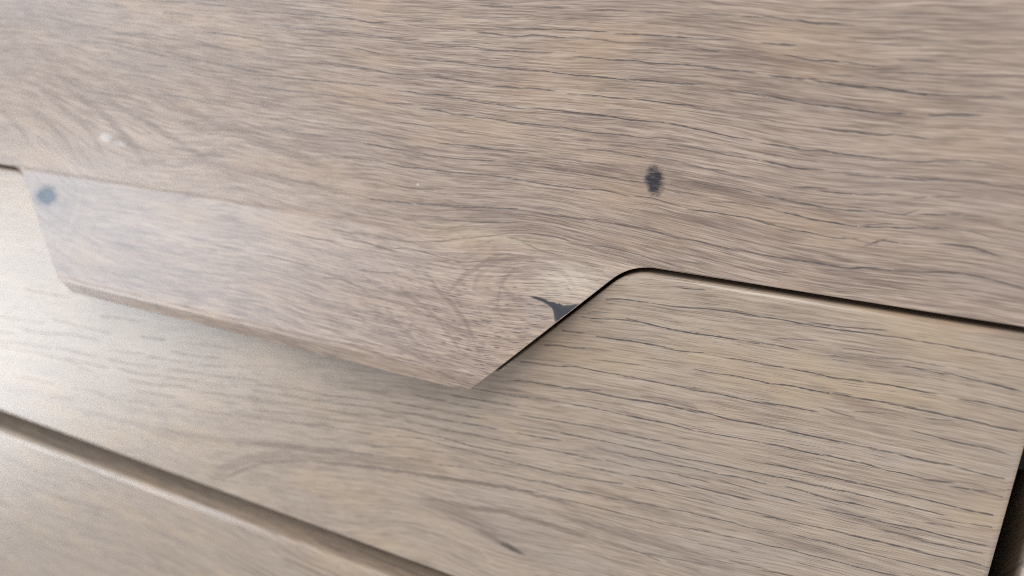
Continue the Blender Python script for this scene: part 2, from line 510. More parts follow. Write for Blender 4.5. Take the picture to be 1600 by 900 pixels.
def finish(name, bm, mat, parent, bend=bend_none, T=16.0, keep=None, label=None, wp=None, pores=None):
    """bend, give UVs and exact normals, link; keep(face_centre_z) picks a share of the faces"""
    la, lx, lz = (bm.verts.layers.float[k] for k in ('ang', 'ox', 'oz'))
    fu, fv = bm.verts.layers.float['fu'], bm.verts.layers.float['fv']
    bm.verts.ensure_lookup_table()
    idx, co, nn, uv, faces = {}, [], [], [], []
    for f in bm.faces:
        if keep and not keep(f.calc_center_median().z):
            continue
        fc = []
        for vt in f.verts:
            if vt not in idx:
                x, y, z = vt.co
                yy, th, sv = bend(x, y, z, T)
                a = vt[la]
                if a > 3:
                    nv = Vector((0, 1, 0))
                else:
                    nv = Vector((0, -math.cos(th), math.sin(th))) * math.cos(a) + Vector((vt[lx], 0, vt[lz])) * math.sin(a)
                idx[vt] = len(co)
                co.append((x * MM, yy * MM, (z + ZO) * MM))
                nn.append(nv.normalized())
                uv.append((vt[fu] * MM, (vt[fv] + (sv - z)) * MM))
            fc.append(idx[vt])
        faces.append(fc)
    depth = [0.0] * len(co)
    if pores:
        lay_pores(pores[0], pores[1], keep, co, nn, uv, depth, faces)
    me = bpy.data.meshes.new(name)
    me.from_pydata(co, [], faces)
    me.attributes.new('pore', 'FLOAT', 'POINT').data.foreach_set('value', depth)
    ul = me.uv_layers.new(name='grain')
    for lp in me.loops:
        ul.data[lp.index].uv = uv[lp.vertex_index]
    fl = me.uv_layers.new(name='fibre')
    fw = [(p[0], warp(p[0] * 1000, p[1] * 1000, *(wp or WARP_PLAIN)) * MM) for p in uv]
    for lp in me.loops:
        fl.data[lp.index].uv = fw[lp.vertex_index]
    me.polygons.foreach_set('use_smooth', [True] * len(me.polygons))
    me.normals_split_custom_set_from_vertices(nn)
    me.materials.append(mat)
    o = bpy.data.objects.new(name, me)
    col.objects.link(o)
    o.parent = parent
    if label:
        o['label'] = label
    return o


# profile of the pull tab: flat front, outward lean of 24 degrees, lip rolled back to upright
ZF, RF, TILT, LS, RL, TLIP, LL = 3.4, 5.0, math.radians(24), 28.6, 3.0, math.radians(-13), 3.2
prof = []
_s, _z, _y = 0.0, ZF, 0.0
_l = (RF * TILT, LS, RL * (TILT - TLIP), LL + 3)
DS = 0.02
while _s < sum(_l):
    if _s < _l[0]: t = _s / RF
    elif _s < _l[0] + _l[1]: t = TILT
    elif _s < _l[0] + _l[1] + _l[2]: t = TILT - (_s - _l[0] - _l[1]) / RL
    else: t = TLIP
    prof.append((_z, _y, t, _s))
    _z -= math.cos(t) * DS
    _y -= math.sin(t) * DS
    _s += DS
ZEND = [p for p in prof if p[3] <= _l[0] + _l[1] + _l[2] + LL][-1][0]      # lowest line of the lip


def prof_at(z):
    if z >= ZF:
        return 0.0, 0.0, z
    lo, hi = 0, len(prof) - 1
    while hi - lo > 1:
        md = (lo + hi) // 2
        if prof[md][0] > z: lo = md
        else: hi = md
    a, b = prof[lo], prof[hi]
    k = (a[0] - z) / (a[0] - b[0])
    return a[1] + (b[1] - a[1]) * k, a[2] + (b[2] - a[2]) * k, ZF - (a[3] + (b[3] - a[3]) * k)


def bend_tab(x, y, z, T):
    py, th, sv = prof_at(z)
    if y > T - 0.01:
        return y, th, sv
    return y + py, th, sv


# courses of the dark pores, each line: strength, then u v pairs in mm on the unrolled face
PORES_UPPER = '''
0.6 -77.66 50.86 -71.73 50.68 -65.46 50.3 -58.43 50.23
0.8 -57.51 50.01 -53.86 49.91 -48.96 49.61
0.9 -46.77 49.32 -44.17 49.17 -40.74 49.19
0.5 -42.4 50.32 -36.48 50.35 -28.31 49.97
0.7 -33.21 48.77 -30.75 48.44 -27.12 48.28 -21.23 48.11
0.8 -15.56 53.06 -12.96 53.01 -10.39 52.93
0.5 -19.69 50.79 -14.77 50.9 -9.24 50.86
0.6 -12.13 48.93 -9.19 48.76
0.8 -15.85 47.72 -12.84 47.59 -9.15 47.2
0.6 -73.98 47.86 -66.21 47.34 -58.67 47.08
0.8 -57.75 46.86 -49.57 46.64 -44.3 46.32 -36.61 45.61 -33.28 45.72
0.5 -30 45.17 -26.37 44.96
0.8 -24.57 44.76 -20.43 44.85 -15.81 44.63
0.5 -22.39 45.69 -18.88 45.61
0.8 -15.43 44.38 -13.53 44.3 -10.92 44.24
0.6 -78.38 44.43 -72.39 44.07 -65.57 43.58 -59.39 43.44
0.6 -58 43.49 -52.93 43.32
0.9 -47.98 43.23 -45.33 42.84 -42.29 42.51
0.5 -41.43 42.1 -33.77 42.34
0.7 -33.77 42 -30.46 41.81 -26.38 41.58 -20.81 41.56
0.8 -19.24 41.3 -16.53 41.16 -8.98 40.8
0.4 -78.88 40.11 -72.8 40 -66.39 39.9
0.6 -59.21 39.67 -56.4 39.55 -53.65 39.21 -49.07 39.24
0.9 -46.85 39 -43.75 38.86 -38.53 38.35 -35.13 38.35
0.6 -34.27 38.4 -27.64 38.73
0.8 -27.63 38.05 -24.39 37.99 -19.22 37.6
0.8 -12.07 37.07 -8.87 37.09
0.8 -76.24 36.08 -70.19 35.93 -62.86 35.65 -57.6 35.64 -52.02 35.51 -46.56 35.46 -43.44 35.46
0.6 -79.66 33.21 -72 32.88 -67.52 32.58 -62.12 32.72 -54.08 32.29
0.7 -52.2 32.41 -45.81 32.34 -40.5 31.71 -34.43 31.94
0.9 -36.08 34.72 -33.52 34.63 -30.16 34.38 -24.4 34.39
0.9 -24.01 33.94 -20.4 33.9 -16.45 33.48 -11.81 33.28 -8.76 33.06
0.6 -14.51 33.6 -8.78 33.32
0.9 -30.21 31.17 -26.48 31.01 -23.2 30.56 -19.19 30.57
0.8 -16.4 30.26 -12.51 30.21 -8.68 29.93
0.6 -71.13 26.01 -67.11 25.92 -63.18 25.53 -58.8 25.48
0.7 -55.95 24.95 -52.65 24.95 -48.93 24.76
0.8 -45.25 24.69 -41.65 24.48 -35.04 24.19
0.7 -36.25 27.6 -31.96 27.44 -28.17 27.17
0.6 -25.68 26.94 -21.58 27.1
0.5 -20.77 26.81 -15.57 26.79
0.6 -80.79 23.29 -73.46 23.16 -68.89 22.86 -63.42 22.34 -58.05 22.49
0.5 -54.72 21.93 -49.06 22.05
0.6 -1.16 52.98 1.93 53.03
0.7 7.98 52.75 10.29 52.67
0.5 11.91 52.61 14.17 52.57
0.5 18.59 52.45 22.29 52.37
0.6 28.61 52.16 32.97 52.16
0.7 37.8 51.99 41.12 51.98
0.8 -9.19 48.69 -4.86 48.81 -0.28 48.87
0.9 1.28 48.92 4.87 48.86 9.9 48.68
0.9 -9.15 47.26 -6.97 47.33 -4.82 47.64 -2.32 47.5 2.22 47.31 4.28 47.25
0.6 4.62 47.32 10.32 47.21
0.7 11.32 47.03 13.62 46.9 20.31 46.84
0.9 14.15 48.39 17.99 48.33 22.67 48.27 27.24 48.12
0.6 29.05 47.9 33.75 47.86
0.6 21.33 45.91 24.73 45.9
0.7 26.16 46.81 27.97 46.79
0.8 28.92 46.34 31.33 46.01 33.39 45.89
0.6 34.84 45.86 40.51 46
0.8 -9.07 44.47 -4.7 44.41
0.5 -4.34 44.24 -1.83 44.21
0.9 6.18 43.74 9.22 43.65 11.89 43.52 15.82 43.43 18.07 43.44 20.31 43.21 24.68 43.23 29.25 43.15 33.15 42.82 36.65 42.7 38.96 42.59
0.9 -8.98 40.8 -6.03 40.69
1 -5.11 40.67 -1.69 40.65 1.51 40.49 5.35 40.25 9.44 40.22 13.46 40 16.75 39.87
0.9 17.38 40.02 20.59 39.99 25 39.78 29.59 39.89
0.9 -8.86 36.99 -4.81 37.1 -0.45 36.94
0.6 4.86 36.46 7.63 36.48
0.9 7.64 36.45 10.7 36.45 12.39 36.25 16.36 36.31
1 18.97 36.36 21.56 36.22 24.74 36.04 28.47 35.9 30.02 35.71
0.6 30.66 35.39 33.99 35.27
0.6 35.8 35.02 37.88 34.87
0.9 36.21 39.11 38.27 38.86 40.59 38.66 42.89 38.38
0.9 -8.76 32.92 -5.03 32.92 -1.38 33.11 1.15 33.02 3.65 32.88
1 4 32.8 7.15 32.87 10.94 32.83 13.99 32.61 17.34 32.36 21.25 32.35 25.08 32.33
1 25.72 32.26 28.26 31.91 31.38 31.49 34.15 31.12 37.49 30.71 39.86 30.52
0.8 -8.68 29.83 -4.92 29.79 -0.15 29.66 3.46 29.56
0.9 3.45 29.62 6.66 29.3 11.51 29.24 15.57 29.26 18.25 29.08 22.19 28.94
0.5 39.97 34.44 43.42 34.32
0.5 24.45 28.82 28.56 28.88
0.8 41.13 51.93 42.77 51.83 44.97 51.56 46.84 51.47
0.9 46.84 51.47 48.73 51.17 52.37 51.13
0.5 47.67 53.06 53.34 53.09
0.9 41.7 47.57 43.36 47.47 45.27 47.43
0.5 57.12 52.9 62.93 53.01
0.6 63.17 50.27 64.58 50.43
1 45.52 45.6 47.45 45.27 50.16 44.98 51.73 45.05 54.87 44.87
0.7 55.37 44.94 57.45 44.72 59.49 44.55
0.4 60.07 44.05 62.54 44.09
0.9 43.8 42.08 45.74 41.99 47.94 41.83 50.08 41.86
0.6 49.98 42.59 52.36 42.6 55.21 42.67
1 51.46 41.52 53.86 41.33 57.55 40.92 61.1 40.86 64.61 40.61 67.58 40.32 70.46 40.24
0.9 69.98 40.26 73.27 40.29 78.25 40.52
1 42.87 38.52 45.71 38.13 49.06 37.73 52.86 37.49 56.05 37.29 58.69 37.01 61.77 36.87 64.76 36.95
0.7 65.53 43.72 66.96 43.79 68.42 43.61
0.5 69.38 43.53 74.47 43.59
0.5 74.93 43.56 78.5 43.7
0.7 64.46 45.66 67.33 45.68
0.8 70.33 37.09 72.43 37.29 75.67 37.43
0.8 54.01 33.38 56.4 33.35 58.25 33.31 60.36 33.06 62.92 33 64.12 33.38 66.38 33.3 68.37 33.19
0.5 72.19 33.52 76.86 33.71
0.5 64.56 49.17 68.38 48.92
0.5 59.91 48 64.78 47.92
0.9 -46.3 21.91 -40.87 21.65 -35.55 21.33 -30.37 20.97 -25.3 20.91 -20.34 20.85 -13.91 21.13
0.8 -25.27 23.78 -18.73 23.84 -13.94 23.68 -8.51 23.63
0.7 -56.88 18.19 -51.15 18.12 -46.46 18.19 -40.09 17.8
0.9 -40.09 17.8 -35.65 17.5 -30.41 17.67 -25.31 17.64 -20.32 17.73 -14.66 17.86 -8.35 17.84
0.6 -82.14 11.29 -77.84 11.12 -72.57 10.86 -66.42 10.31 -61.36 10.27
0.6 -57.47 9.11 -53.57 9.16 -49.72 9.14 -45.96 8.68
0.9 -45.96 8.68 -40.4 8.84 -34.98 8.97
0.9 -31.86 9.24 -27.94 9.53 -21.96 9.72 -16.18 10.25 -8.17 11.09
0.5 -39.81 12.89 -34.88 12.69 -29.63 12.91
0.5 -29.63 12.35 -24.49 12.39
0.6 -26.67 6.27 -20.28 6.75 -12.07 7.55
0.6 -16.95 6.82 -8.09 8.01
0.6 -57.2 -0.42 -51.34 -0.21 -47.49 -0.28
0.7 -43.68 -0.35 -38.99 -0.47 -33.61 -0.16 -27.61 0.7 -23.52 1.75 -20.22 2.52
0.6 -20.23 2.59 -16.09 3.55 -12.82 4.32 -8.03 5.44
0.7 -68.18 -3.19 -63.5 -3.37 -57.48 -3.12
0.8 -52.77 -2.24 -48.94 -2.1 -44.06 -2.59 -39.29 -2.95
0.8 -38.52 -2.37 -34.09 -1.91 -29.56 -2.2 -25.54 -2.55 -19.91 -2.83 -15.87 -2.2
0.5 -14.73 -3.51 -12.6 -2.06 -8.85 -0.74
0.6 -45.27 -8.95 -39.78 -8.47 -36.24 -7.9
0.6 -74.25 -9.98 -68.89 -10.21 -63.65 -10.44
0.6 -56.01 -12.49 -51.16 -12.31 -46.18 -12.88
0.7 -8.45 21.14 -4.63 21.11 0.6 21.03 5.71 20.81 9.98 20.66
0.9 5.72 20.72 9.28 20.65 13.49 20.44 16.93 20.25 20.3 20.2
0.8 -8.35 17.73 -3.75 17.64 -0.73 17.38 3.71 17.33 8.04 17.48 12.28 17.63 17.16 17.2
0.7 9.67 25.75 13.12 25.84 16.53 25.58
0.8 17.22 25.32 19.88 25.26 21.85 25.38
0.6 21.85 25.38 25.1 25.28 28.95 24.88 32.75 24.33 35.83 24.18
0.6 34.65 23.9 37.74 23.46 40.72 23.47
0.7 26.1 28.19 29.26 28.08 33.63 27.65 36.7 27.18 40.89 26.97 44.41 26.66
0.7 7.73 23.03 10.53 23.1 13.31 22.99
0.5 1.98 23.13 6.29 23.28
0.8 29 21.26 31.2 21.34 34.35 21.06 37.72 20.98 41.06 20.74
0.7 24.98 19.52 27.61 19.02
0.6 27.26 19.3 32.7 18.97
0.8 20.54 17.21 23.21 17.2 25.22 16.85 27.86 16.46
0.9 31.44 15.93 35.22 15.93 39.25 15.72 42.29 15.58 45.91 15.12
0.7 35.91 18.09 40.16 18.3 45.53 18.03
0.6 -8.17 10.9 -4.28 11.04 -0.47 10.99
0.8 -0.47 10.99 3.29 10.95 7.7 10.9 11.28 11.24
0.6 11.3 10.96 16.24 10.94 19.7 10.9 23.09 10.86
0.8 23.12 10.52 26.49 10.16 29.16 9.71 32.4 9.68 36.27 9.26 39.43 8.91
0.7 39.41 9.07 43.1 8.98 46.72 8.89
0.6 -8.03 5.63 -3.34 6.11 1.25 6.22 4.65 5.99 6.55 5.19 10.93 5.48
0.7 9.47 5.44 13.79 5.66 17.34 5.5 21.53 5.16
0.6 22.94 4.69 26.35 4.36 29.75 3.71
0.5 -4.02 3.45 -0.86 2.64 2.63 2.27
0.5 30.26 5.16 34.15 5.26
0.6 -8.51 23.56 -5.47 23.67
0.5 -7.99 4.34 -4.04 4.18 2.1 4.42
0.9 43.99 29.88 47.42 29.72 50.79 29.45 53.22 29.67 56.5 29.29 59.42 29.2 62.57 29.02
0.8 63.1 28.91 65.63 28.96 69.12 29.02 71.72 29.56 74.32 29.81
0.6 75.69 30.08 78.05 30.04 80.64 29.77
0.9 44.41 26.66 46.74 26.42 49.05 26 52.92 26.1
0.6 44.83 27.89 48.26 27.69 51.61 27.58
0.6 56.74 25.98 59.12 26.12
0.7 59.46 25.69 63.09 25.88
0.8 66.64 26.06 69.66 26.02
0.6 70.6 26.27 73.25 26.5
0.5 75.4 26.65 78.7 26.74
0.5 79.46 26.42 82.47 26.44
0.7 50.65 22.6 53.96 22.83
0.9 55.12 22.37 57.29 22.42 59.97 22.44
0.7 61.16 22.49 62.85 22.6
0.7 63.58 22.92 65.63 23.02
0.6 66.67 22.94 68.67 23.09
0.6 70.67 23.13 72.59 23.47
0.5 73.08 23.48 75.46 23.76
0.8 45.25 20.22 48.75 19.96 52.76 19.61 56.13 19.31 58.86 19.27 62.06 19.38
0.7 63.84 19.76 65.93 19.73
0.8 66.97 19.72 68.49 19.83 69.42 20.32
0.7 71.95 20.22 74.13 20.5 76.02 20.81
0.6 76.54 20.67 78.9 20.85
1 48.22 17.51 51.41 17.25 54.28 16.86 57.61 16.79 60.36 16.62 63.03 16.69 65.86 17.08
0.6 62.98 16.98 65.76 17.66
0.9 66.88 17.22 69.19 17.24 71.4 17.7
0.7 72.14 17.8 75.32 18.04
0.6 76.32 17.95 79.44 18.1 82.41 17.54
1 45.94 14.9 48.91 14.6 52.38 14.36 55.8 14.11 58.59 14.01 60.47 14.22
0.7 60.47 14.22 64.04 13.78
0.8 64.05 13.69 65.26 14.38
0.8 66.55 14.57 69.66 14.6
0.7 70.16 14.68 72.17 14.8
0.8 76.07 15.38 78.99 15.46 80.97 15.19 83.2 14.74
0.9 46.74 8.79 50.28 8.8 54.33 8.71 58.3 8.65 61.63 8.57 63.73 9.07 66.39 9.2 69.78 9.45
0.8 69.78 9.45 73.56 9.92 77.73 10.47 80.92 10.5 84.86 10.05 87.77 9.68
0.5 58.04 10.33 59.71 10.28
0.6 47.11 5.87 50.07 6.04
0.4 -139.13 52.13 -131.56 51.82 -122.98 51.31
0.5 -111.42 52.77 -101.78 52.62
0.5 -96.29 52.59 -87.83 51.85
0.4 -172.91 50.02 -165.7 49.7
0.6 -107.9 49.85 -100.05 49.62
0.4 -163.27 48.24 -153.62 47.71 -147.07 46.67
0.7 -125.62 44.54 -119.53 44.31
0.7 -142.92 41.79 -135.05 41.89 -127.56 41.19 -119.69 40.37
0.8 -117.97 39.91 -110.89 39.5 -102.85 39.11 -96.2 38.41
0.7 -96.2 38.41 -88.65 37.77 -79.25 36.88
0.7 -94.05 45.57 -88.7 45.35 -78.38 44.62
0.6 -97.82 42.45 -91.31 41.98 -85.53 41.17
0.7 -96.53 36.23 -89.96 35.96 -84.67 35.45
0.5 -116.15 36.71 -111.41 36.52
0.5 -100.07 35.06 -91.23 34.6
0.6 -113.91 29.16 -105.65 28.93 -97.71 28.13 -89.95 27.84 -81.43 26.83
0.6 -146.25 28.07 -139.49 28.12 -132.9 28.21
0.5 -136.15 37.08 -126.08 36.26
0.5 -156.28 21.51 -149.39 20.86
0.5 -123.28 25.15 -115.99 24.37
0.5 -170.84 32.15 -163.65 31.6
'''
